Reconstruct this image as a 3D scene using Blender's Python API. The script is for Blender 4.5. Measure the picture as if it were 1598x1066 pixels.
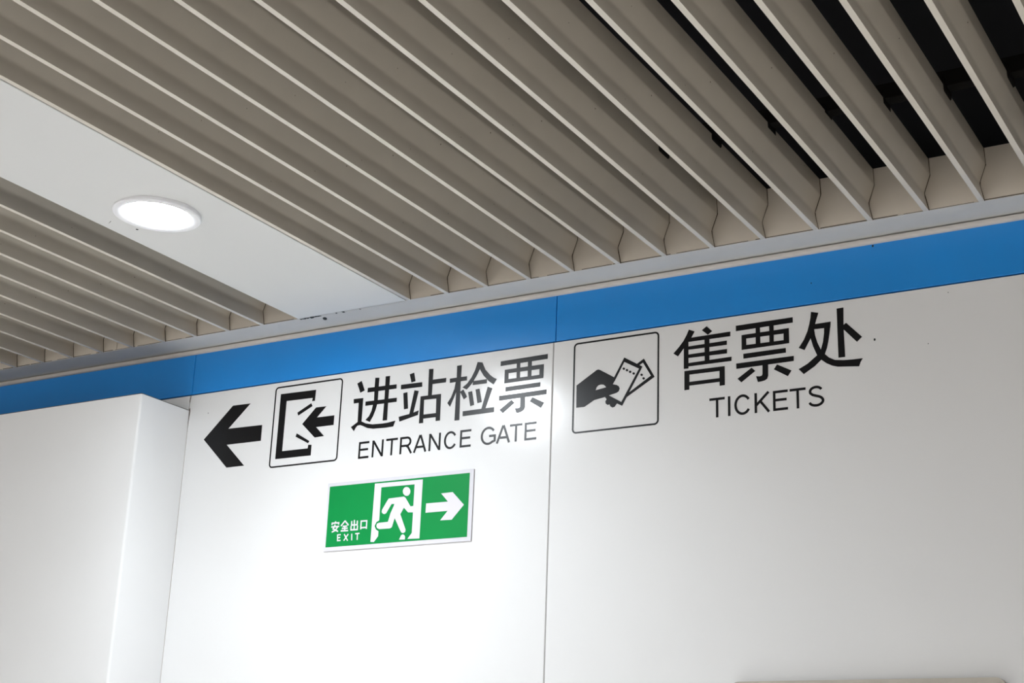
import bpy, bmesh, math, random
from mathutils import Matrix, Vector

for o in list(bpy.data.objects):
    bpy.data.objects.remove(o, do_unlink=True)
scene = bpy.context.scene
COL = scene.collection
random.seed(7)

EYE = 1.5936                 # camera height above the floor (m)
ZC = 2.650                   # underside of the ceiling slats

# ------------------------------------------------------------------ camera
cam_data = bpy.data.cameras.new('camera')
cam_data.sensor_fit = 'HORIZONTAL'
cam_data.sensor_width = 36.0
cam_data.lens = 36.0 * 2318.903 / 1598.0
cam = bpy.data.objects.new('camera', cam_data)
COL.objects.link(cam)
right = (0.86083335, 0.5075792, 0.03645951)
down = (-0.1283342, 0.28586222, -0.94963842)
fwd = (-0.4924391, 0.81280142, 0.3112195)
cam.matrix_world = Matrix((
    (right[0], -down[0], -fwd[0], 0.0),
    (right[1], -down[1], -fwd[1], -2.50737),
    (right[2], -down[2], -fwd[2], EYE),
    (0, 0, 0, 1)))
scene.camera = cam

# ------------------------------------------------------------------ light and exposure
world = bpy.data.worlds.new('concourse_ambient')
scene.world = world
world.use_nodes = True
bg = world.node_tree.nodes['Background']
bg.inputs['Color'].default_value = (1.0, 0.985, 0.97, 1)
bg.inputs['Strength'].default_value = 0.78
LAMP = 245.0                 # radiance of the downlight lens
BEAM = 26.0                  # power of the downlight's own beam (W)
FLOOR_FILL = 900.0                 # power of a narrow spot added at the downlight for floor bounce (W)
HALL_FILL = 700.0                # added unseen area light, brightens the floor from beyond the ceiling (W)
hall_data = bpy.data.lights.new('hall_fill', 'AREA')
hall_data.shape = 'RECTANGLE'
hall_data.size, hall_data.size_y = 9.0, 3.0
hall_data.energy = HALL_FILL
hall_data.color = (1.0, 0.985, 0.965)
hall = bpy.data.objects.new('hall_fill', hall_data)
COL.objects.link(hall)
hall.location = (-1.5, -8.6, 5.6)
hall.rotation_euler = (math.radians(38), 0, 0)
LAMP_COLOUR = (0.885, 0.945, 1.0, 1)
scene.view_settings.view_transform = 'Standard'
scene.view_settings.look = 'None'
scene.view_settings.exposure = 0.0
scene.view_settings.gamma = 1.0
scene.view_settings.use_curve_mapping = False
scene.cycles.use_light_tree = False      # few lamps: even sampling keeps the wall free of noise

# ------------------------------------------------------------------ materials
def material(name, colour, rough=0.5, spec=0.5, mottling=0.04, scale=6.0, bump=0.0, bump_scale=60.0, specks=0.0, metallic=0.0, coat=0.0):
    m = bpy.data.materials.new(name)
    m.use_nodes = True
    nt = m.node_tree
    b = nt.nodes['Principled BSDF']
    b.inputs['Roughness'].default_value = rough
    b.inputs['Specular IOR Level'].default_value = spec
    b.inputs['Metallic'].default_value = metallic
    b.inputs['Coat Weight'].default_value = coat
    tc = nt.nodes.new('ShaderNodeTexCoord')
    n = nt.nodes.new('ShaderNodeTexNoise')
    n.inputs['Scale'].default_value = scale
    n.inputs['Detail'].default_value = 5
    nt.links.new(tc.outputs['Object'], n.inputs['Vector'])
    r = nt.nodes.new('ShaderNodeValToRGB')
    r.color_ramp.elements[0].position = 0.3
    r.color_ramp.elements[1].position = 0.7
    r.color_ramp.elements[0].color = tuple(c * (1 - mottling) for c in colour) + (1,)
    r.color_ramp.elements[1].color = tuple(min(1, c * (1 + mottling)) for c in colour) + (1,)
    nt.links.new(n.outputs['Fac'], r.inputs['Fac'])
    out = r.outputs['Color']
    if specks > 0:
        s = nt.nodes.new('ShaderNodeTexVoronoi')
        s.inputs['Scale'].default_value = 26.0
        s.inputs['Randomness'].default_value = 1.0
        nt.links.new(tc.outputs['Object'], s.inputs['Vector'])
        lt = nt.nodes.new('ShaderNodeMath'); lt.operation = 'LESS_THAN'
        lt.inputs[1].default_value = specks
        nt.links.new(s.outputs['Distance'], lt.inputs[0])
        mx = nt.nodes.new('ShaderNodeMix'); mx.data_type = 'RGBA'
        mx.inputs['B'].default_value = (0.10, 0.075, 0.05, 1)
        nt.links.new(lt.outputs[0], mx.inputs['Factor'])
        nt.links.new(out, mx.inputs['A'])
        out = mx.outputs['Result']
    nt.links.new(out, b.inputs['Base Color'])
    if bump > 0:
        n2 = nt.nodes.new('ShaderNodeTexNoise')
        n2.inputs['Scale'].default_value = bump_scale
        nt.links.new(tc.outputs['Object'], n2.inputs['Vector'])
        bp = nt.nodes.new('ShaderNodeBump')
        bp.inputs['Strength'].default_value = bump
        bp.inputs['Distance'].default_value = 0.002
        nt.links.new(n2.outputs['Fac'], bp.inputs['Height'])
        nt.links.new(bp.outputs['Normal'], b.inputs['Normal'])
    return m

def emitter(name, colour, strength):
    m = bpy.data.materials.new(name)
    m.use_nodes = True
    nt = m.node_tree
    nt.nodes.remove(nt.nodes['Principled BSDF'])
    e = nt.nodes.new('ShaderNodeEmission')
    e.inputs['Color'].default_value = colour
    e.inputs['Strength'].default_value = strength
    nt.links.new(e.outputs[0], nt.nodes['Material Output'].inputs['Surface'])
    return m

M = {
    'white_panel': material('white_enamel_panel', (0.80, 0.80, 0.80), 0.19, 0.5, 0.008, 3.0),
    'casing': material('white_casing_paint', (0.80, 0.80, 0.80), 0.7, 0.2, 0.015, 3.0),
    'casing_top': material('dark_bounce_stop', (0.14, 0.13, 0.12), 0.8, 0.2, 0.1, 9.0),  # unseen top, kept dark so little light bounces up to the trim
    'blue_panel': material('blue_enamel_panel', (0.017, 0.265, 0.735), 0.30, 0.5, 0.03, 4.0),
    'substrate': material('dark_wall_substrate', (0.03, 0.03, 0.035), 0.8, 0.2),
    'slat': material('cream_slat_paint', (0.635, 0.585, 0.505), 0.27, 0.75, 0.035, 9.0, specks=0.030),
    'board': material('cream_end_board', (0.69, 0.625, 0.54), 0.6, 0.3, 0.04, 7.0),
    'ceiling_panel': material('off_white_ceiling_panel', (0.66, 0.66, 0.648), 0.45, 0.4, 0.012, 4.0),
    'grey_trim': material('grey_wall_angle', (0.59, 0.57, 0.53), 0.45, 0.45, 0.04, 8.0),
    'light_trim': material('pale_edge_strip', (0.57, 0.535, 0.505), 0.5, 0.4, 0.04, 12.0),
    'plenum': material('black_plenum', (0.012, 0.011, 0.010), 0.9, 0.1, 0.2, 3.0),
    'plenum_pipe': material('dark_plenum_pipe', (0.05, 0.05, 0.055), 0.45, 0.5, 0.2, 20.0),
    'dirt': material('brown_joint_dirt', (0.085, 0.062, 0.042), 0.9, 0.1, 0.4, 40.0),
    'filler': material('grey_seam_filler', (0.36, 0.35, 0.34), 0.7, 0.2),
    'faint_dirt': material('faint_joint_dirt', (0.42, 0.38, 0.34), 0.9, 0.1, 0.2, 40.0),
    'chip': material('dark_chipped_paint', (0.03, 0.035, 0.035), 0.8, 0.2, 0.2, 60.0),
    'black': material('black_vinyl', (0.005, 0.005, 0.006), 0.33, 0.28, 0.05, 20.0),
    'green': material('green_sign_film', (0.002, 0.235, 0.052), 0.5, 0.15, 0.03, 15.0),
    'sign_white': material('white_sign_film', (0.68, 0.655, 0.71), 0.5, 0.2, 0.01, 15.0),
    'sign_plate': material('pale_grey_sign_plate', (0.63, 0.62, 0.66), 0.45, 0.3, 0.02, 15.0),
    'lamp_ring': material('white_lamp_trim', (0.80, 0.80, 0.82), 0.4, 0.5, 0.01),
    'lens': emitter('lit_lamp_lens', LAMP_COLOUR, LAMP),
    'floor': material('pale_stone_floor', (0.60, 0.58, 0.555), 0.35, 0.5, 0.08, 1.5),
    'beige': material('beige_painted_frame', (0.50, 0.46, 0.40), 0.5, 0.4, 0.05, 12.0),
    'board_face': material('grey_board_face', (0.55, 0.55, 0.54), 0.5, 0.4, 0.03, 8.0),
}

# ------------------------------------------------------------------ helpers
def link(name, me, mat, parent=None, loc=(0, 0, 0)):
    o = bpy.data.objects.new(name, me)
    if mat and not me.materials:
        me.materials.append(mat)
    COL.objects.link(o)
    o.location = loc
    if parent:
        o.parent = parent
    return o

def mesh(name, verts, faces, smooth_angle=None):
    me = bpy.data.meshes.new(name)
    me.from_pydata([tuple(v) for v in verts], [], faces)
    bm = bmesh.new(); bm.from_mesh(me)
    bmesh.ops.recalc_face_normals(bm, faces=bm.faces)
    if smooth_angle is not None:
        for f in bm.faces:
            f.smooth = True
        for e in bm.edges:
            e.smooth = len(e.link_faces) == 2 and e.calc_face_angle(0) < smooth_angle
    bm.to_mesh(me); bm.free()
    me.update()
    return me

def box_mesh(name, a, b, bevel=0.0, segs=2):
    """box between corners a and b"""
    bm = bmesh.new()
    bmesh.ops.create_cube(bm, size=1.0)
    for v in bm.verts:
        for i in range(3):
            v.co[i] = (a[i] + b[i]) / 2 + v.co[i] * (b[i] - a[i])
    if bevel > 0:
        bmesh.ops.bevel(bm, geom=list(bm.edges), offset=bevel, segments=segs, profile=0.5, affect='EDGES')
    me = bpy.data.meshes.new(name)
    bm.to_mesh(me); bm.free()
    return me

def extrude_y(name, prof, y0, y1, smooth_angle=None):
    """closed (x, z) outline swept along y"""
    n = len(prof)
    v = [(x, y0, z) for x, z in prof] + [(x, y1, z) for x, z in prof]
    f = [(i, (i + 1) % n, n + (i + 1) % n, n + i) for i in range(n)]
    f += [tuple(range(n)), tuple(range(2 * n - 1, n - 1, -1))]
    return mesh(name, v, f, smooth_angle)

def extrude_x(name, prof, x0, x1, smooth_angle=None, drop=0.0):
    """closed (y, z) outline swept along x; the far end may sit lower by drop"""
    n = len(prof)
    v = [(x0, y, z) for y, z in prof] + [(x1, y, z - drop) for y, z in prof]
    f = [(i, (i + 1) % n, n + (i + 1) % n, n + i) for i in range(n)]
    f += [tuple(range(n)), tuple(range(2 * n - 1, n - 1, -1))]
    return mesh(name, v, f, smooth_angle)

def decal_mesh(name, polys, org, depth, step=0.00003):
    """thin flat shapes standing off the wall; overlapping strokes sit a hair above each other"""
    v, f = [], []
    for k, p in enumerate(polys):
        d = depth + step * k
        n = len(p); b = len(v)
        v += [(x - org[0], 0.0, z - org[2]) for x, z in p]
        v += [(x - org[0], -d, z - org[2]) for x, z in p]
        f.append(tuple(range(b + n, b + 2 * n)))
        f += [(b + i, b + (i + 1) % n, b + n + (i + 1) % n, b + n + i) for i in range(n)]
    return mesh(name, v, f)

def stroke(pts, w, closed=False):
    """centre line -> outline polygons (mitred), one quad strip per segment run"""
    n = len(pts)
    L, R = [], []
    for i in range(n):
        p = Vector(pts[i])
        a = Vector(pts[i - 1]) if (i > 0 or closed) else None
        c = Vector(pts[(i + 1) % n]) if (i < n - 1 or closed) else None
        d0 = (p - a).normalized() if a is not None else None
        d1 = (c - p).normalized() if c is not None else None
        if d0 is None: d0 = d1
        if d1 is None: d1 = d0
        n0 = Vector((-d0.y, d0.x)); n1 = Vector((-d1.y, d1.x))
        m = (n0 + n1)
        m = n0 if m.length < 1e-6 else m.normalized()
        k = (w / 2) / max(0.45, m.dot(n0))
        L.append(p + m * k); R.append(p - m * k)
    quads = []
    rng = n if closed else n - 1
    for i in range(rng):
        j = (i + 1) % n
        quads.append([tuple(L[i]), tuple(L[j]), tuple(R[j]), tuple(R[i])])
    return quads

def strip_outline(pts, w):
    """open centre line -> ONE outline polygon"""
    q = stroke(pts, w)
    left = [q[0][0]] + [s[1] for s in q]
    rightside = [q[0][3]] + [s[2] for s in q]
    return left + rightside[::-1]

def arc(cx, cz, rx, rz, a0, a1, n=14):
    return [(cx + rx * math.cos(math.radians(a0 + (a1 - a0) * i / n)), cz + rz * math.sin(math.radians(a0 + (a1 - a0) * i / n))) for i in range(n + 1)]

def rounded_rect(x0, x1, z0, z1, r, n=5):
    p = []
    for cx, cz, a in ((x1 - r, z1 - r, 0), (x0 + r, z1 - r, 90), (x0 + r, z0 + r, 180), (x1 - r, z0 + r, 270)):
        p += arc(cx, cz, r, r, a, a + 90, n)
    return p

def thing(name, label, cat, loc, group=None):
    o = bpy.data.objects.new(name, None)
    o.empty_display_size = 0.05
    COL.objects.link(o)
    o.location = loc
    return tag(o, label, cat, group)

def tag(o, label, cat, group=None):
    o['label'] = label; o['category'] = cat
    if group: o['group'] = group
    return o

def structure(o, label, cat):
    o['kind'] = 'structure'; o['label'] = label; o['category'] = cat
    return o

def tri_lathe(prof, n=48):
    """(r, z) profile turned about z"""
    v, f = [], []
    m = len(prof)
    for i in range(n):
        a = 2 * math.pi * i / n
        v += [(r * math.cos(a), r * math.sin(a), z) for r, z in prof]
    for i in range(n):
        j = (i + 1) % n
        for k in range(m - 1):
            f.append((i * m + k, j * m + k, j * m + k + 1, i * m + k + 1))
    return v, f

def tube(name, a, b, r, n=16):
    a, b = Vector(a), Vector(b)
    d = (b - a).normalized()
    u = d.orthogonal().normalized(); w = d.cross(u)
    v, f = [], []
    for p in (a, b):
        v += [p + (u * math.cos(2 * math.pi * i / n) + w * math.sin(2 * math.pi * i / n)) * r for i in range(n)]
    f = [(i, (i + 1) % n, n + (i + 1) % n, n + i) for i in range(n)] + [tuple(range(n)), tuple(range(2 * n - 1, n - 1, -1))]
    return mesh(name, v, f, 0.8)

# ------------------------------------------------------------------ the setting
X0, X1 = -4.36, 2.50         # extent of wall and ceiling
SLAB = ZC + 0.95
floor = structure(link('floor', box_mesh('floor', (-7.5, -12.0, -0.1), (5.5, 0.12, 0.0)), M['floor']), 'pale stone floor of the station hall', 'floor')

wall = structure(link('wall_back', box_mesh('wall_back', (X0, 0.018, 0.0), (X1, 0.14, SLAB)), M['substrate']),
                 'white panelled wall with a blue band under the ceiling', 'wall')
SEAMS = [-4.36, -3.38, -2.4030, -1.4195, -0.440, 0.54, 1.52, 2.50]
BSEAMS = [-4.36, -3.38, -2.398, -1.4150, -0.436, 0.54, 1.52, 2.50]
g = 0.0011
Z_BAND0, Z_BAND1 = EYE + 0.9459, EYE + 1.0460
for a, b in zip(SEAMS[:-1], SEAMS[1:]):
    if -4 < a < 2:
        link('seam_filler', box_mesh('seam_filler', (a - g, 0.0010, 0.06), (a + g, 0.012, Z_BAND0 - 0.0016)), M['filler'], wall)
    link('white_panel', box_mesh('white_panel', (a + g, 0.0, 0.06), (b - g, 0.0175, Z_BAND0 - 0.0016), 0.0014), M['white_panel'], wall)
for a, b in zip(BSEAMS[:-1], BSEAMS[1:]):
    link('blue_panel', box_mesh('blue_panel', (a + g * 0.8, 0.0, Z_BAND0 + 0.0008), (b - g * 0.8, 0.0175, ZC + 0.004), 0.0008), M['blue_panel'], wall)

# boxed-out casing on the left
casing = structure(link('wall_left', box_mesh('wall_left', (-4.36, -0.158, 0.0), (-2.4003, -0.0001, EYE + 0.9070), 0.0), M['casing']),
                   'white boxed-out wall section projecting at the left', 'wall')
bm = bmesh.new(); bm.from_mesh(casing.data)
ed = [e for e in bm.edges if all(v.co.x > -2.5 and v.co.y < -0.1 for v in e.verts)]
bmesh.ops.bevel(bm, geom=ed, offset=0.006, segments=5, profile=0.5, affect='EDGES')
for f in bm.faces: f.smooth = True
for e in bm.edges: e.smooth = e.calc_face_angle(0) < 0.6
bm.to_mesh(casing.data); bm.free()
link('bounce_stop_cap', box_mesh('bounce_stop_cap', (-4.36, -0.155, EYE + 0.9070), (-2.4035, -0.001, EYE + 0.9098)), M['casing_top'], casing)  # unseen dark lid added to shade the trim and blue band above

# ceiling: dark slab over the slats, everything below hangs from it
ceiling = structure(link('ceiling', box_mesh('ceiling', (X0, -4.5, SLAB), (X1, 0.14, SLAB + 0.1)), M['plenum']),
                    'open slatted ceiling of cream baffles under a dark void', 'ceiling')
YB = -0.0816                 # face of the end board
link('void_blocker', box_mesh('void_blocker', (X0 - 0.05, -4.5, ZC - 0.02), (X0, 0.14, SLAB)), M['plenum'], ceiling)  # unseen sides added to keep ambient light out of the void
link('void_blocker', box_mesh('void_blocker', (X1, -4.5, ZC - 0.02), (X1 + 0.05, 0.14, SLAB)), M['plenum'], ceiling)
link('void_blocker', box_mesh('void_blocker', (X0, -4.55, ZC - 0.02), (X1, -4.50, SLAB)), M['plenum'], ceiling)
for a, b in ((X0, -2.5806), (-2.5790, X1)):
    link('end_board', box_mesh('end_board', (a, YB, ZC + 0.0012), (b, YB + 0.012, ZC + 0.1002), 0.0003, 1), M['board'], ceiling)

x = -3.3
while x < -0.2:                       # broken line of grime along the foot of the end board
    w = random.uniform(0.05, 0.16)
    if not -2.05 < x + w / 2 < -1.72:
        link('joint_grime', box_mesh('joint_grime', (x, YB - 0.0005, ZC + 0.0011), (x + w, YB + 0.001, ZC + random.uniform(0.0019, 0.0028))), M['dirt'], ceiling)
    x += w + random.uniform(0.002, 0.02)

# slat: folded sheet profile, right-hand lower corner at the origin
def slat_profile():
    r = [(0.0, 0.0), (-0.0020, 0.010), (-0.0053, 0.027), (-0.0061, 0.0322), (-0.0060, 0.0350), (-0.0052, 0.0382),
         (0.0044, 0.0645), (0.0052, 0.0672), (0.0054, 0.0695), (0.0042, 0.0995)]
    t = 0.0095
    l = [(x - t, z) for x, z in r]
    return r + l[::-1]
SLAT_LEN = 4.4
slat_me = extrude_y('slat', slat_profile(), 0.0, -SLAT_LEN, 0.45)
TIP = {0: 3.1, 1: .3, 2: -3.1, 3: -1.5, 4: -2.0, 5: -.3, 6: -1.3, 7: -1.4, 8: 0, 9: 1.8, 10: 2.3, 11: 2.65, 12: -.7}
FAR = {2: -1.2, 3: -.7, 4: 1.0, 5: 0, 6: -.1, 7: .2, 8: 1.45, 9: .9, 10: 3.7, 11: -.8, 12: -1.1, 13: -3.4, 14: -.7}
def dirt_mesh():
    r = slat_profile()[:10]
    L, R = [], []
    for i, (x, z) in enumerate(r):
        w0 = random.uniform(0.0002, 0.0011); w1 = random.uniform(0.0003, 0.0014)
        L.append((x + w0, z)); R.append((x - w1, z))
    n = len(r)
    v = [(x, -0.0012, z) for x, z in L] + [(x + 0.0003, -0.0004, z) for x, z in L] + [(x - 0.0001, -0.0012, z) for x, z in R]
    f = [(i, i + 1, n + i + 1, n + i) for i in range(n - 1)] + [(i, i + 1, 2 * n + i + 1, 2 * n + i) for i in range(n - 1)]
    return mesh('dirt_line', v, f)
dirts = [dirt_mesh() for _ in range(6)]
for k in list(range(-22, -3)) + list(range(0, 42)):
    x = -1.728 + 0.1 * k
    if k < 0: x += 0.006
    d0 = TIP.get(k, random.uniform(-1.2, 1.2)) * 0.0012
    d1 = FAR.get(k, random.uniform(-1.0, 1.0)) * 0.0007
    s = link('slat', slat_me, M['slat'], ceiling, (x + d0, YB - 0.0006, ZC))
    s.rotation_euler = (0, random.uniform(-0.006, 0.006), (d1 - d0) / 0.95 if k in FAR else 0)
    if -14 <= k <= 14:
        link('dirt_line', dirts[k % 6], M['dirt'], s, (0, 0.0004, 0))

# flat strips that carry the downlights
for a, b in ((-2.0270, -1.7380),):
    link('ceiling_panel', box_mesh('ceiling_panel', (a, YB - 4.4, ZC), (b, YB + 0.002, ZC + 0.020), 0.0012), M['ceiling_panel'], ceiling)
# carriers across the top of the slats
def carrier(y):
    c = link('carrier_rail', box_mesh('carrier_rail', (X0, y - 0.012, ZC + 0.1000), (X1, y + 0.012, ZC + 0.128), 0.001, 1), M['plenum'], ceiling)
    return c
for y in (-0.3225, -1.42, -2.55, -3.7):
    carrier(y)
clip_me = box_mesh('clip', (-0.006, -0.020, 0.088), (0.007, 0.020, 0.112), 0.002, 1)
for k in range(-4, 18):
    if -4 < k < 0: continue
    link('clip', clip_me, M['plenum'], ceiling, (-1.728 + 0.1 * k, -0.3225, ZC))

# wall angle and edge strip between slats and blue band
angle = structure(link('trim_1', box_mesh('trim_1', (X0, YB - 0.0006, ZC), (X1, -0.0002, ZC + 0.0011)), M['grey_trim']),
                  'flat grey metal wall angle between slats and blue band', 'trim')
def strip_profile():
    z1, z0 = ZC - 0.0006, Z_BAND1
    return [(-0.0002, z1), (-0.0075, z1), (-0.0088, z1 - 0.0008), (-0.0092, z1 - 0.003), (-0.0085, z1 - 0.006), (-0.0065, z0 + 0.0006), (-0.0055, z0), (-0.0002, z0)]
structure(link('trim_2', extrude_x('trim_2', strip_profile(), X0, X1, 0.9, drop=0.0030), M['light_trim']),
          'thin pale edge strip running along the top of the blue band', 'trim')

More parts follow.
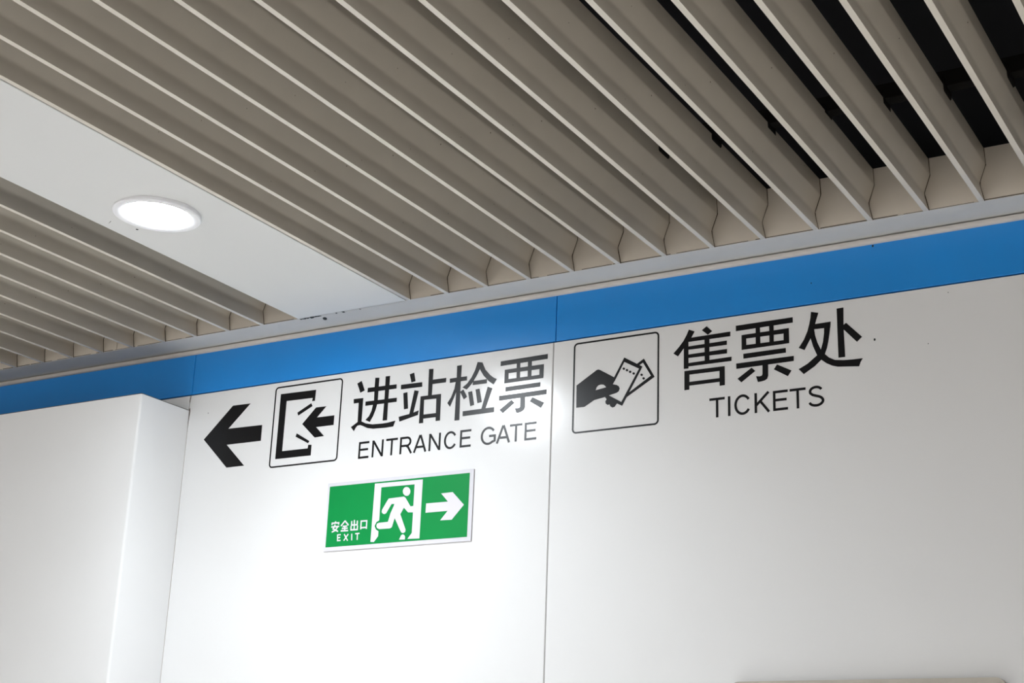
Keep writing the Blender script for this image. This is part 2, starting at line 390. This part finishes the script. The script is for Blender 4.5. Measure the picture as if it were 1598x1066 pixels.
# outlines of the lettering and pictograms on the wall, in tenths of a millimetre (x along the wall, z from eye level)
G = {
    'jin': [[[-19116,9156],[-19003,9205],[-18903,8977],[-19016,8935]],[[-19184,8809],[-18927,8805],[-18931,8269],[-19033,8275],[-19042,8709],[-19175,8707]],[[-19207,8176],[-19033,8275],[-18932,8278],[-18811,8220],[-18632,8179],[-18377,8170],[-18219,8176],[-18030,8200],[-18078,8076],[-18306,8069],[-18608,8080],[-18754,8109],[-18870,8161],[-18962,8200],[-19034,8194],[-19079,8149],[-19121,8076]],[[-18821,9022],[-18057,9014],[-18054,8919],[-18823,8919]],[[-18855,8715],[-18031,8709],[-18029,8619],[-18857,8620]],[[-18636,9232],[-18529,9219],[-18533,8950],[-18533,8706],[-18546,8606],[-18577,8494],[-18631,8365],[-18709,8241],[-18825,8298],[-18736,8376],[-18680,8485],[-18651,8617],[-18630,8717],[-18639,8963]],[[-18359,9229],[-18244,9226],[-18255,8647],[-18252,8233],[-18366,8236],[-18354,8699]]],
    'zhan': [[[-17727,9199],[-17615,9222],[-17567,9027],[-17670,9009]],[[-17938,8987],[-17392,8983],[-17385,8881],[-17935,8886]],[[-17866,8793],[-17762,8802],[-17720,8436],[-17824,8427]],[[-17580,8823],[-17469,8794],[-17579,8314],[-17676,8304]],[[-17949,8274],[-17676,8308],[-17576,8327],[-17440,8362],[-17456,8264],[-17677,8218],[-17922,8167]],[[-17232,9255],[-17118,9245],[-17125,8661],[-17220,8652]],[[-17129,9004],[-16781,9003],[-16784,8907],[-17130,8908]],[[-17411,8667],[-16891,8663],[-16891,8571],[-17412,8584]],[[-17411,8667],[-17317,8663],[-17310,8074],[-17413,8074]],[[-17003,8660],[-16891,8663],[-16885,8082],[-16991,8082]],[[-17310,8256],[-16990,8253],[-16988,8168],[-17312,8169]]],
    'jian': [[[-16687,8976],[-16259,8977],[-16258,8888],[-16684,8881]],[[-16521,9238],[-16403,9240],[-16412,8851],[-16400,8039],[-16520,8041],[-16511,8678],[-16514,8995]],[[-16511,8942],[-16440,8881],[-16507,8678],[-16570,8527],[-16650,8353],[-16718,8442],[-16632,8561],[-16560,8736],[-16534,8892]],[[-16413,8653],[-16333,8694],[-16234,8526],[-16313,8478]],[[-16010,9256],[-15891,9232],[-15919,9159],[-16013,8974],[-16110,8828],[-16180,8751],[-16253,8685],[-16358,8742],[-16243,8817],[-16145,8937],[-16064,9085]],[[-15963,9138],[-15891,9232],[-15812,9067],[-15688,8934],[-15597,8864],[-15522,8829],[-15597,8717],[-15710,8799],[-15849,8940],[-15929,9062]],[[-16096,8850],[-15764,8852],[-15767,8763],[-16109,8765]],[[-16210,8623],[-16117,8632],[-16051,8328],[-16144,8312]],[[-16030,8659],[-15936,8667],[-15868,8369],[-15970,8358]],[[-15734,8685],[-15622,8639],[-15781,8205],[-15871,8202]],[[-16321,8219],[-15564,8226],[-15562,8123],[-16320,8115]]],
    'piao': [[[-15441,9197],[-14326,9215],[-14325,9112],[-15443,9097]],[[-15056,9180],[-14970,9180],[-14968,8761],[-15046,8758]],[[-14787,9185],[-14696,9186],[-14698,8761],[-14783,8761]],[[-15335,9001],[-14410,9008],[-14410,8915],[-15334,8919]],[[-15335,9001],[-15248,8999],[-15241,8717],[-15335,8709]],[[-14508,9005],[-14410,9008],[-14414,8720],[-14506,8722]],[[-15335,8789],[-14410,8792],[-14414,8716],[-15335,8709]],[[-15299,8624],[-14481,8632],[-14482,8541],[-15302,8531]],[[-15446,8451],[-14331,8462],[-14332,8363],[-15446,8350]],[[-14938,8380],[-14832,8380],[-14827,8151],[-14842,8101],[-14897,8063],[-14967,8045],[-15021,8047],[-15061,8148],[-14985,8140],[-14943,8151],[-14934,8201]],[[-15150,8333],[-15076,8267],[-15347,8078],[-15422,8150]],[[-14653,8337],[-14378,8192],[-14451,8086],[-14714,8252]]],
    'shou': [[[-11196,9303],[-11077,9248],[-11143,9136],[-11227,9026],[-11324,8912],[-11426,8787],[-11523,8857],[-11408,8970],[-11310,9085],[-11241,9203]],[[-11303,8996],[-11206,9104],[-11206,8515],[-11303,8517]],[[-10825,9318],[-10709,9204],[-10801,9143],[-10924,9251]],[[-11227,9129],[-10338,9143],[-10339,9050],[-11227,9052]],[[-10871,9112],[-10768,9112],[-10771,8567],[-10867,8566]],[[-11213,8960],[-10411,8972],[-10412,8888],[-11213,8893]],[[-11213,8796],[-10409,8804],[-10410,8716],[-11213,8727]],[[-11213,8623],[-10318,8638],[-10321,8555],[-11213,8556]],[[-11289,8470],[-10460,8468],[-10461,8386],[-11289,8390]],[[-11289,8470],[-11186,8470],[-11189,8090],[-11289,8088]],[[-10564,8468],[-10460,8468],[-10460,8095],[-10563,8092]],[[-11193,8242],[-10552,8244],[-10553,8172],[-11193,8169]]],
    'piao2': [[[-10223,9243],[-9090,9253],[-9090,9148],[-10224,9134]],[[-9826,9174],[-9740,9175],[-9737,8794],[-9829,8793]],[[-9555,9188],[-9467,9189],[-9470,8797],[-9555,8796]],[[-10110,9039],[-9170,9049],[-9172,8956],[-10111,8960]],[[-10110,9039],[-10017,9039],[-10018,8746],[-10111,8745]],[[-9273,9046],[-9170,9049],[-9170,8754],[-9276,8756]],[[-10110,8831],[-9169,8825],[-9170,8754],[-10111,8745]],[[-10079,8662],[-9239,8669],[-9238,8578],[-10077,8567]],[[-10224,8488],[-9086,8494],[-9089,8396],[-10222,8384]],[[-9700,8412],[-9591,8411],[-9593,8179],[-9613,8117],[-9659,8091],[-9725,8079],[-9797,8075],[-9830,8191],[-9762,8180],[-9717,8188],[-9703,8218]],[[-9917,8368],[-9846,8298],[-10126,8108],[-10200,8186]],[[-9414,8369],[-9138,8219],[-9209,8117],[-9478,8281]]],
    'chu': [[[-8732,9306],[-8591,9267],[-8636,9137],[-8690,8954],[-8757,8787],[-8876,8579],[-8986,8636],[-8882,8783],[-8808,8942],[-8770,9078],[-8746,9188]],[[-8666,9056],[-8363,9062],[-8373,8949],[-8694,8959]],[[-8488,8996],[-8363,9062],[-8385,8883],[-8415,8706],[-8446,8571],[-8491,8452],[-8562,8353],[-8689,8245],[-8902,8119],[-8997,8225],[-8825,8308],[-8642,8444],[-8564,8545],[-8518,8692],[-8495,8857]],[[-8680,8960],[-8666,8838],[-8628,8693],[-8564,8545],[-8491,8452],[-8411,8373],[-8304,8315],[-8143,8290],[-7982,8283],[-7788,8281],[-7831,8216],[-7860,8138],[-8040,8158],[-8255,8180],[-8362,8215],[-8469,8276],[-8562,8353],[-8642,8458],[-8706,8620],[-8750,8780],[-8775,8909]],[[-8241,9297],[-8113,9300],[-8123,8944],[-8111,8350],[-8236,8350]],[[-8071,8996],[-7786,8690],[-7883,8606],[-8149,8906],[-8127,8959]]],
    'arrow': [[[-23450,8316],[-22656,9046],[-22135,9040],[-22733,8502],[-21728,8489],[-21727,8118],[-22733,8123],[-22156,7582],[-22672,7580]]],
    'gate': [[[-21257,9160],[-20255,9148],[-20264,8892],[-20342,8895],[-20329,8969],[-21075,8978],[-21081,7816],[-20359,7811],[-20350,7892],[-20259,7883],[-20259,7643],[-21258,7648]],[[-20361,8847],[-20320,8778],[-20702,8600],[-20734,8670]],[[-20701,8188],[-20328,7975],[-20361,7929],[-20727,8114]],[[-20569,8388],[-20215,8733],[-19930,8729],[-20169,8498],[-19686,8496],[-19689,8277],[-20171,8278],[-19932,8051],[-20188,8041]]],
    'hand': [[[-13641,8463],[-13193,8731],[-13153,8738],[-13112,8720],[-12795,8529],[-12781,8491],[-12832,8385],[-12918,8361],[-12975,8347],[-12998,8380],[-13039,8410],[-13093,8420],[-13146,8410],[-13186,8378],[-13211,8312],[-13639,8231]],[[-13639,8231],[-13211,8312],[-12975,8347],[-12832,8392],[-12746,8369],[-12699,8339],[-12676,8287],[-12697,8234],[-12743,8208],[-12915,8173],[-12994,8151],[-13234,8116],[-13453,7999],[-13635,8000]],[[-13008,8171],[-12960,8098],[-12986,8058],[-12978,8014],[-12938,7981],[-12891,7988],[-12877,7947],[-12831,7917],[-12785,7925],[-12733,7986],[-12701,8038],[-12915,8175]]],
    'tfront': [[[-12582,8913],[-12186,8677],[-12257,8642],[-12584,8824]],[[-12582,8913],[-12584,8824],[-12787,8460],[-12839,8384],[-12808,8519]],[[-12186,8677],[-12618,7928],[-12635,8006],[-12257,8642]],[[-12921,8178],[-12632,8005],[-12618,7928],[-12740,7993],[-12967,8154]]],
    'tdots': [[[-12566,8681],[-12568,8671],[-12575,8663],[-12586,8659],[-12598,8661],[-12608,8667],[-12616,8677],[-12619,8688],[-12616,8698],[-12609,8706],[-12598,8709],[-12587,8708],[-12576,8702],[-12568,8692]],[[-12495,8641],[-12498,8631],[-12505,8623],[-12516,8620],[-12527,8621],[-12538,8627],[-12545,8637],[-12548,8648],[-12546,8658],[-12538,8666],[-12528,8670],[-12516,8668],[-12506,8662],[-12498,8652]],[[-12425,8599],[-12428,8589],[-12435,8581],[-12445,8578],[-12457,8579],[-12468,8585],[-12475,8595],[-12478,8606],[-12475,8616],[-12468,8624],[-12458,8627],[-12446,8626],[-12435,8620],[-12428,8610]],[[-12347,8555],[-12350,8545],[-12357,8537],[-12368,8534],[-12379,8535],[-12390,8541],[-12397,8551],[-12400,8562],[-12397,8572],[-12390,8580],[-12380,8583],[-12368,8582],[-12358,8576],[-12350,8566]],[[-12175,8507],[-12177,8496],[-12185,8489],[-12195,8485],[-12207,8487],[-12217,8493],[-12224,8502],[-12227,8513],[-12225,8524],[-12217,8531],[-12207,8535],[-12195,8533],[-12185,8527],[-12178,8518]],[[-12131,8428],[-12134,8418],[-12141,8410],[-12151,8406],[-12163,8408],[-12173,8414],[-12181,8423],[-12183,8434],[-12181,8445],[-12174,8452],[-12163,8456],[-12152,8454],[-12141,8448],[-12134,8439]]],
    'tback': [[[-12323,8737],[-12155,8836],[-12171,8759],[-12264,8709]],[[-12155,8836],[-11922,8436],[-12000,8469],[-12174,8757]],[[-11922,8436],[-12000,8469],[-12467,8185],[-12525,8091]]],
    'door': [[[-18436,6849],[-18262,6755],[-18263,6047],[-18332,6016],[-18374,5935],[-18337,5862],[-18265,5815],[-18266,5710],[-18367,5593],[-18453,5603]],[[-18436,6849],[-17212,6838],[-17412,6750],[-18262,6755]],[[-17212,6838],[-17412,6750],[-17413,5724],[-17516,5606],[-17215,5598]]],
    'man': [[[-17509,6607],[-17512,6577],[-17524,6552],[-17543,6532],[-17569,6520],[-17598,6518],[-17628,6525],[-17656,6541],[-17679,6564],[-17694,6592],[-17701,6622],[-17699,6652],[-17687,6677],[-17667,6697],[-17641,6709],[-17612,6711],[-17582,6704],[-17554,6688],[-17532,6665],[-17516,6637]],[[-18047,6499],[-17927,6480],[-17970,6375],[-18094,6189],[-18132,6171],[-18175,6181],[-18212,6219],[-18207,6268],[-18078,6464]],[[-18055,6497],[-17668,6509],[-17624,6481],[-17643,6283],[-17733,6135],[-17856,6088],[-17980,6181],[-17893,6369],[-17978,6375]],[[-17668,6502],[-17624,6481],[-17485,6289],[-17386,6291],[-17385,6155],[-17538,6166],[-17669,6292]],[[-17886,6160],[-17734,6149],[-17573,5804],[-17581,5756],[-17629,5734],[-17672,5748],[-17709,5799],[-17871,6075]],[[-17974,6202],[-17836,6171],[-17870,6061],[-17924,5883],[-17973,5856],[-18252,5860],[-18305,5888],[-18326,5931],[-18312,5980],[-18271,5994],[-18034,6000]],[[-17723,5603],[-17676,5693],[-17636,5711],[-17593,5687],[-17573,5652],[-17578,5597]]],
    'exarrow': [[[-17095,6319],[-16559,6318],[-16735,6502],[-16454,6509],[-16166,6223],[-16445,5934],[-16727,5939],[-16555,6125],[-17100,6125]]],
    'plate': [[[-19688,6948],[-15968,6966],[-15958,5467],[-19694,5468]],[[-19632,6879],[-16057,6881],[-16058,5556],[-19634,5555]]],
}
GL = {
    'an': [[[-19414,6106],[-19407,6068]],[[-19500,6030],[-19498,6070],[-19322,6069],[-19324,6030]],[[-19513,5990],[-19304,5991]],[[-19412,6033],[-19462,5945],[-19324,5881]],[[-19343,5986],[-19397,5910],[-19491,5877]]],
    'quan': [[[-19159,6100],[-19259,5992]],[[-19162,6101],[-19059,6000]],[[-19210,5984],[-19091,5983]],[[-19228,5938],[-19076,5936]],[[-19253,5888],[-19059,5883]],[[-19154,5985],[-19148,5885]]],
    'chu_small': [[[-18912,6101],[-18902,5886]],[[-18980,6083],[-18977,5996],[-18830,5994],[-18832,6081]],[[-18989,5978],[-18986,5892],[-18819,5889],[-18818,5975]]],
    'kou': [[[-18728,5887],[-18730,6063],[-18585,6061],[-18582,5887]],[[-18726,5919],[-18579,5921]]],
    'E': [[[-19246,5807],[-19330,5807],[-19321,5683],[-19241,5684]],[[-19324,5745],[-19254,5747]]],
    'X': [[[-19156,5813],[-19054,5666]],[[-19048,5809],[-19156,5673]]],
    'I': [[[-18956,5810],[-18947,5667]]],
    'T': [[[-18865,5802],[-18753,5804]],[[-18807,5802],[-18802,5667]]],
}

# ------------------------------------------------------------------ lettering and signs
def W(pts):
    return [(x / 10000.0, EYE + z / 10000.0) for x, z in pts]
VINYL = 0.0005

def traced(name, key, parent, org, mat, base=VINYL, y=0.0):
    o = link(name, decal_mesh(name, [W(p) for p in G[key]], org, base), mat, parent, (0, y, 0))
    return o

def centre(keys):
    pts = [p for k in keys for poly in G[k] for p in poly]
    xs = [p[0] for p in pts]; zs = [p[1] for p in pts]
    return ((min(xs) + max(xs)) / 20000.0, 0.0, EYE + min(zs) / 10000.0)

# Latin glyphs as centre lines in a unit box (x 0..1, z 0..1); w and h are the real size, t the stroke
def glyph(ch, x0, x1, z0, z1, t):
    h = t / 2
    ax, bx, az, bz = x0 + h, x1 - h, z0 + h, z1 - h
    mx, mz = (x0 + x1) / 2, (z0 + z1) / 2
    S = []
    if ch == 'E':
        S = [[(x1, bz), (ax, bz), (ax, az), (x1, az)], [(ax, mz + 0.03 * (z1 - z0)), (x1 - 0.08 * (x1 - x0), mz + 0.03 * (z1 - z0))]]
    elif ch == 'N':
        S = [[(ax, z0), (ax, z1)], [(bx, z0), (bx, z1)], [(ax + h * .3, z1 - h * .6), (bx - h * .3, z0 + h * .6)]]
    elif ch == 'T':
        S = [[(x0, bz), (x1, bz)], [(mx, z0), (mx, z1)]]
    elif ch == 'I':
        S = [[(mx, z0), (mx, z1)]]
    elif ch == 'A':
        S = [[(x0 + h, z0), (mx - h * .25, z1)], [(x1 - h, z0), (mx + h * .25, z1)], [(x0 + .2 * (x1 - x0), z0 + .31 * (z1 - z0)), (x1 - .2 * (x1 - x0), z0 + .31 * (z1 - z0))]]
    elif ch == 'R':
        zm = z0 + .47 * (z1 - z0); r = (bz - zm) / 2; xr = x0 + .90 * (x1 - x0) - h
        S = [[(ax, z0), (ax, z1)], [(ax, bz), (xr - r, bz)] + arc(xr - r, zm + r, r, r, 90, -90, 12)[1:] + [(ax, zm)],
             [(x0 + .50 * (x1 - x0), zm), (x0 + .66 * (x1 - x0), zm - .09 * (z1 - z0)), (x1 - h, z0)]]
    elif ch == 'C':
        S = [arc(mx, mz, mx - ax, mz - az, 33, 328, 26)]
    elif ch == 'G':
        c = arc(mx, mz, mx - ax, mz - az, 36, 308, 24)
        S = [c + [(bx, z0 + .20 * (z1 - z0)), (bx, mz - .02 * (z1 - z0))], [(bx + h, mz - .02 * (z1 - z0)), (mx + .06 * (x1 - x0), mz - .02 * (z1 - z0))]]
    elif ch == 'K':
        S = [[(ax, z0), (ax, z1)], [(x1 - h * 1.4, z1), (ax, z0 + .36 * (z1 - z0))], [(ax + .30 * (x1 - x0), z0 + .56 * (z1 - z0)), (x1 - h * 1.2, z0)]]
    elif ch == 'S':
        H = z1 - z0
        up = arc(mx, z0 + .735 * H, .86 * (mx - ax), .265 * H - h, 22, 200, 12)
        mid = [(x0 + .30 * (x1 - x0), z0 + .575 * H), (mx, z0 + .52 * H), (x0 + .72 * (x1 - x0), z0 + .465 * H)]
        lo = arc(mx, z0 + .275 * H, mx - ax, .275 * H - h, 40, -165, 16)
        S = [up + mid + lo]
    out = []
    for s in S:
        out.append(strip_outline(s, t))
    return out

def latin(word, spec, z0, z1, t, name, label):
    xs = [a for _, a, _ in spec] + [b for _, _, b in spec]
    org = ((min(xs) + max(xs)) / 20000.0, 0.0, EYE + z0)
    root = thing(name, label, 'lettering', org)
    for ch, a, b in spec:
        over = 0.0006 if ch in 'CGS' else 0.0
        polys = glyph(ch, a / 10000.0, b / 10000.0, EYE + z0 - over, EYE + z1 + over, t)
        link('letter', decal_mesh('letter', polys, org, VINYL), M['black'], root)
    return root

# big arrow
org = centre(['arrow'])
a = link('direction_arrow', decal_mesh('direction_arrow', [W(G['arrow'][0])], org, VINYL), M['black'], None, org)
tag(a, 'large black arrow pointing left on the white wall', 'arrow')

def frame_mesh(x0, x1, z0, z1, r, t, org):
    q = stroke(rounded_rect(x0 + t / 2, x1 - t / 2, z0 + t / 2, z1 - t / 2, r), t, closed=True)
    return decal_mesh('border', q, org, VINYL, 0.0)

# entrance gate pictogram
x0, x1, z0, z1 = -2.1425, -1.9515, EYE + 0.7452, EYE + 0.9340
org = ((x0 + x1) / 2, 0, z0)
p = thing('gate_pictogram', 'square outlined pictogram of a small arrow entering an open gateway', 'pictogram', org)
link('border', frame_mesh(x0, x1, z0, z1, 0.0075, 0.0034, org), M['black'], p)
link('gateway', decal_mesh('gateway', [W(G['gate'][0])], org, VINYL), M['black'], p)
link('gate_leaf', decal_mesh('gate_leaf', [W(G['gate'][1])], org, VINYL), M['black'], p)
link('gate_leaf', decal_mesh('gate_leaf', [W(G['gate'][2])], org, VINYL), M['black'], p)
link('arrow', decal_mesh('arrow', [W(G['gate'][3])], org, VINYL), M['black'], p)

# Chinese lettering
org = centre(['jin', 'zhan', 'jian', 'piao'])
p = thing('chinese_lettering', 'four large black Chinese characters above the words ENTRANCE GATE', 'lettering', org)
for k in ('jin', 'zhan', 'jian', 'piao'):
    traced('character', k, p, org, M['black'])
org = centre(['shou', 'piao2', 'chu'])
p = thing('chinese_lettering', 'three large black Chinese characters above the word TICKETS', 'lettering', org)
for k in ('shou', 'piao2', 'chu'):
    traced('character', k, p, org, M['black'])

latin('ENTRANCE GATE', [('E', -18955, -18681), ('N', -18598, -18302), ('T', -18235, -17935), ('R', -17873, -17549), ('A', -17525, -17187), ('N', -17134, -16840),
                        ('C', -16754, -16437), ('E', -16359, -16090), ('G', -15852, -15492), ('A', -15482, -15147), ('T', -15162, -14868), ('E', -14811, -14537)],
      0.7442, 0.7814, 0.0046, 'english_lettering', 'thin black capitals reading ENTRANCE GATE')
latin('TICKETS', [('T', -10774, -10464), ('I', -10399, -10353), ('C', -10272, -9940), ('K', -9870, -9559), ('E', -9507, -9220), ('T', -9182, -8876), ('S', -8835, -8528)],
      0.7480, 0.7864, 0.0048, 'english_lettering', 'thin black capitals reading TICKETS')

# ticket pictogram
x0, x1, z0, z1 = -1.3722, -1.1828, EYE + 0.7468, EYE + 0.9358
org = ((x0 + x1) / 2, 0, z0)
p = thing('ticket_pictogram', 'square outlined pictogram of a hand holding two tickets', 'pictogram', org)
link('border', frame_mesh(x0, x1, z0, z1, 0.0075, 0.0034, org), M['black'], p)
traced('hand', 'hand', p, org, M['black'])
tf = traced('ticket', 'tfront', p, org, M['black'], VINYL + 0.0002)
tb = traced('ticket', 'tback', p, org, M['black'])
for i, poly in enumerate(G['tdots']):
    link('dot', decal_mesh('dot', [W(poly)], org, VINYL), M['black'], tf if i < 4 else tb)

# exit sign
px0, px1, pz0, pz1 = -1.9691, -1.5963, EYE + 0.5468, EYE + 0.6957
gx0, gx1, gz0, gz1 = -1.9633, -1.6058, EYE + 0.5556, EYE + 0.6880
org = ((px0 + px1) / 2, 0, pz0)
s = thing('exit_sign', 'green and white running man exit sign with an arrow pointing right', 'sign', org)
T = 0.0030
def at(me, mat, y):
    return link(me.name.split('.')[0], me, mat, s, (0, y, 0))
at(box_mesh('plate', (px0 - org[0], -T, 0), (px1 - org[0], -0.0001, pz1 - pz0), 0.0006), M['sign_plate'], 0)
at(box_mesh('green_field', (gx0 - org[0], -T - 0.0002, gz0 - pz0), (gx1 - org[0], -T + 0.0002, gz1 - pz0)), M['green'], 0)
YS = -T - 0.0002
traced('doorway', 'door', s, org, M['sign_white'], 0.0002, YS)
traced('running_man', 'man', s, org, M['sign_white'], 0.0003, YS)
traced('arrow', 'exarrow', s, org, M['sign_white'], 0.0002, YS)
for k, lines in GL.items():
    polys = [strip_outline(W(l), 0.0031 if len(k) > 1 else 0.0027) for l in lines]
    link('character' if len(k) > 1 else 'letter', decal_mesh('sign_glyph', polys, org, 0.0002), M['sign_white'], s, (0, YS, 0))

# ------------------------------------------------------------------ downlights
def downlight(x, y, label, tilt=0.0):
    d = thing('downlight', label, 'ceiling light', (x, y, ZC - tilt * 0.05))
    v, f = tri_lathe([(0.0630, 0.012), (0.0800, 0.012), (0.0812, -0.0022), (0.0795, -0.0042), (0.0720, -0.0046), (0.0660, -0.0034), (0.0630, 0.0004), (0.0630, 0.012)])
    r = link('trim_ring', mesh('trim_ring', v, f, 0.7), M['lamp_ring'], d)
    n = 48
    v = [(0.0635 * math.cos(2 * math.pi * i / n), 0.0635 * math.sin(2 * math.pi * i / n), -0.0012) for i in range(n)]
    e = link('lens', mesh('lens', v, [tuple(range(n))[::-1]]), M['lens'], d)
    for power, angle, blend, aim in ((BEAM, 150, 0.85, -14), (FLOOR_FILL, 64, 1.0, 0)):
        sp = bpy.data.lights.new('beam', 'SPOT')
        sp.energy = power
        sp.color = LAMP_COLOUR[:3]
        sp.spot_size = math.radians(angle)
        sp.spot_blend = blend
        sp.shadow_soft_size = 0.014
        b = bpy.data.objects.new('beam', sp)
        COL.objects.link(b)
        b.parent = d
        b.location = (0, 0, -0.018)
        b.rotation_euler = (0, math.radians(aim), 0)
    d.rotation_euler = (0, tilt, 0)
    return d
downlight(-1.8885, -0.674, 'lit round white downlight set in the flat ceiling panel', 0.035)

# ------------------------------------------------------------------ board on the wall low at the right
bx0, bx1, bz1, bz0 = -1.035, -0.5610, EYE + 0.2592, EYE - 0.42
b = thing('wall_board', 'beige-edged board on the wall at the bottom right, only its top edge showing', 'board', ((bx0 + bx1) / 2, 0, bz0))
cx = (bx0 + bx1) / 2
bw = (bx1 - bx0) / 2
hgt = bz1 - bz0
q = stroke(rounded_rect(-bw + .011, bw - .011, .011, hgt - .011, 0.006), 0.022, closed=True)
link('frame', decal_mesh('frame', q, (0, 0, 0), 0.016, 0.0), M['beige'], b)
link('face', box_mesh('face', (-bw + .02, -0.010, .02), (bw - .02, -0.0005, hgt - .02)), M['board_face'], b)

# ------------------------------------------------------------------ things in the dark void above the slats
tag(link('duct', box_mesh('duct', (-0.62, -0.21, -0.14), (0.62, 0.21, 0.14), 0.01), M['plenum_pipe'], None, (-0.15, -1.25, ZC + 0.55)), 'dark rectangular duct up in the void above the slats', 'duct')
tag(link('water_pipe', tube('water_pipe', (0, -1.6, 0), (0, 1.6, 0), 0.035), M['plenum_pipe'], None, (-0.33, -2.0, ZC + 0.22)), 'dark pipe running towards the wall above the slats', 'pipe')
tag(link('conduit', tube('conduit', (-1.9, 0, 0), (1.9, 0, 0), 0.012), M['plenum_pipe'], None, (0.0, -0.62, ZC + 0.30)), 'thin conduit crossing above the slats parallel to the wall', 'conduit')

# ------------------------------------------------------------------ chipped paint and specks
def chip(name, pts, parent, z):
    n = len(pts)
    v = [(x, y, z - 0.0004) for x, y in pts] + [(x, y, z + 0.0002) for x, y in pts]
    f = [tuple(range(n))] + [(i, (i + 1) % n, n + (i + 1) % n, n + i) for i in range(n)]
    return link(name, mesh(name, v, f), M['chip'], parent)
def ragged(x0, x1, y, w):
    n = 9
    top = [(x0 + (x1 - x0) * i / (n - 1), y + random.uniform(0.15, 1) * w) for i in range(n)]
    bot = [(x0 + (x1 - x0) * i / (n - 1), y - random.uniform(0.0, .4) * w) for i in range(n)]
    return top + bot[::-1]
yj = YB + 0.002
for x0, x1, w in ((-2.0230, -1.9990, 0.0035), (-1.9960, -1.9660, 0.0045), (-1.9250, -1.9210, 0.004), (-1.9070, -1.9010, 0.004), (-1.860, -1.858, 0.003)):
    chip('paint_chip', ragged(x0, x1, yj, w * 1.6), angle, ZC)
chip('paint_chip', [(-1.9690 + 0.0055 * math.cos(t) - 0.004 * math.sin(t), yj + 0.020 + 0.0085 * math.sin(t)) for t in [i * math.pi / 6 for i in range(12)]], angle, ZC)
chip('scuff', [(-2.0075, -0.6785), (-2.0060, -0.6795), (-1.9940, -0.6860), (-1.9955, -0.6840)], ceiling, ZC)
chip('scuff', [(-1.9786 + 0.0028 * math.cos(i), -0.6326 + 0.0028 * math.sin(i)) for i in range(6)], ceiling, ZC)
def speck(x, z, r, parent):
    link('speck', decal_mesh('speck', [[(x + r * math.cos(i), EYE + z + 1.4 * r * math.sin(i)) for i in range(6)]], (0, 0, 0), 0.0003), M['chip'], parent)
for x, z, r in ((-0.7556, 0.8605, 0.0019), (-0.7519, 1.0413, 0.0018), (-0.8712, 0.9872, 0.0011), (-0.84, 0.905, 0.0009), (-0.62, 0.93, 0.0008), (-0.66, 0.84, 0.0008), (-2.34, 0.895, 0.0010)):
    speck(x, z, r, wall)
# grime where the casing meets the wall
link('grime_line', decal_mesh('grime_line', [[(-2.4008, EYE + 0.9105), (-2.3985, EYE + 0.914), (-2.3972, EYE + 0.905), (-2.3990, EYE + 0.88), (-2.4000, EYE + 0.855), (-2.4012, EYE + 0.86)]], (0, 0, 0), 0.0004), M['dirt'], wall)
link('grime_line', decal_mesh('grime_line', [[(-2.4008, EYE + 0.925), (-2.3985, EYE + 0.943), (-2.3992, EYE + 0.945), (-2.4022, EYE + 0.93)]], (0, 0, 0), 0.0004), M['dirt'], wall)
link('grime_line', decal_mesh('grime_line', [[(-2.4010, EYE + 0.87), (-2.3992, EYE + 0.86), (-2.3994, EYE + 0.70), (-2.3990, EYE + 0.55), (-2.3995, EYE + 0.2), (-2.4012, EYE + 0.2)]], (0, 0, 0), 0.0003), M['faint_dirt'], wall)
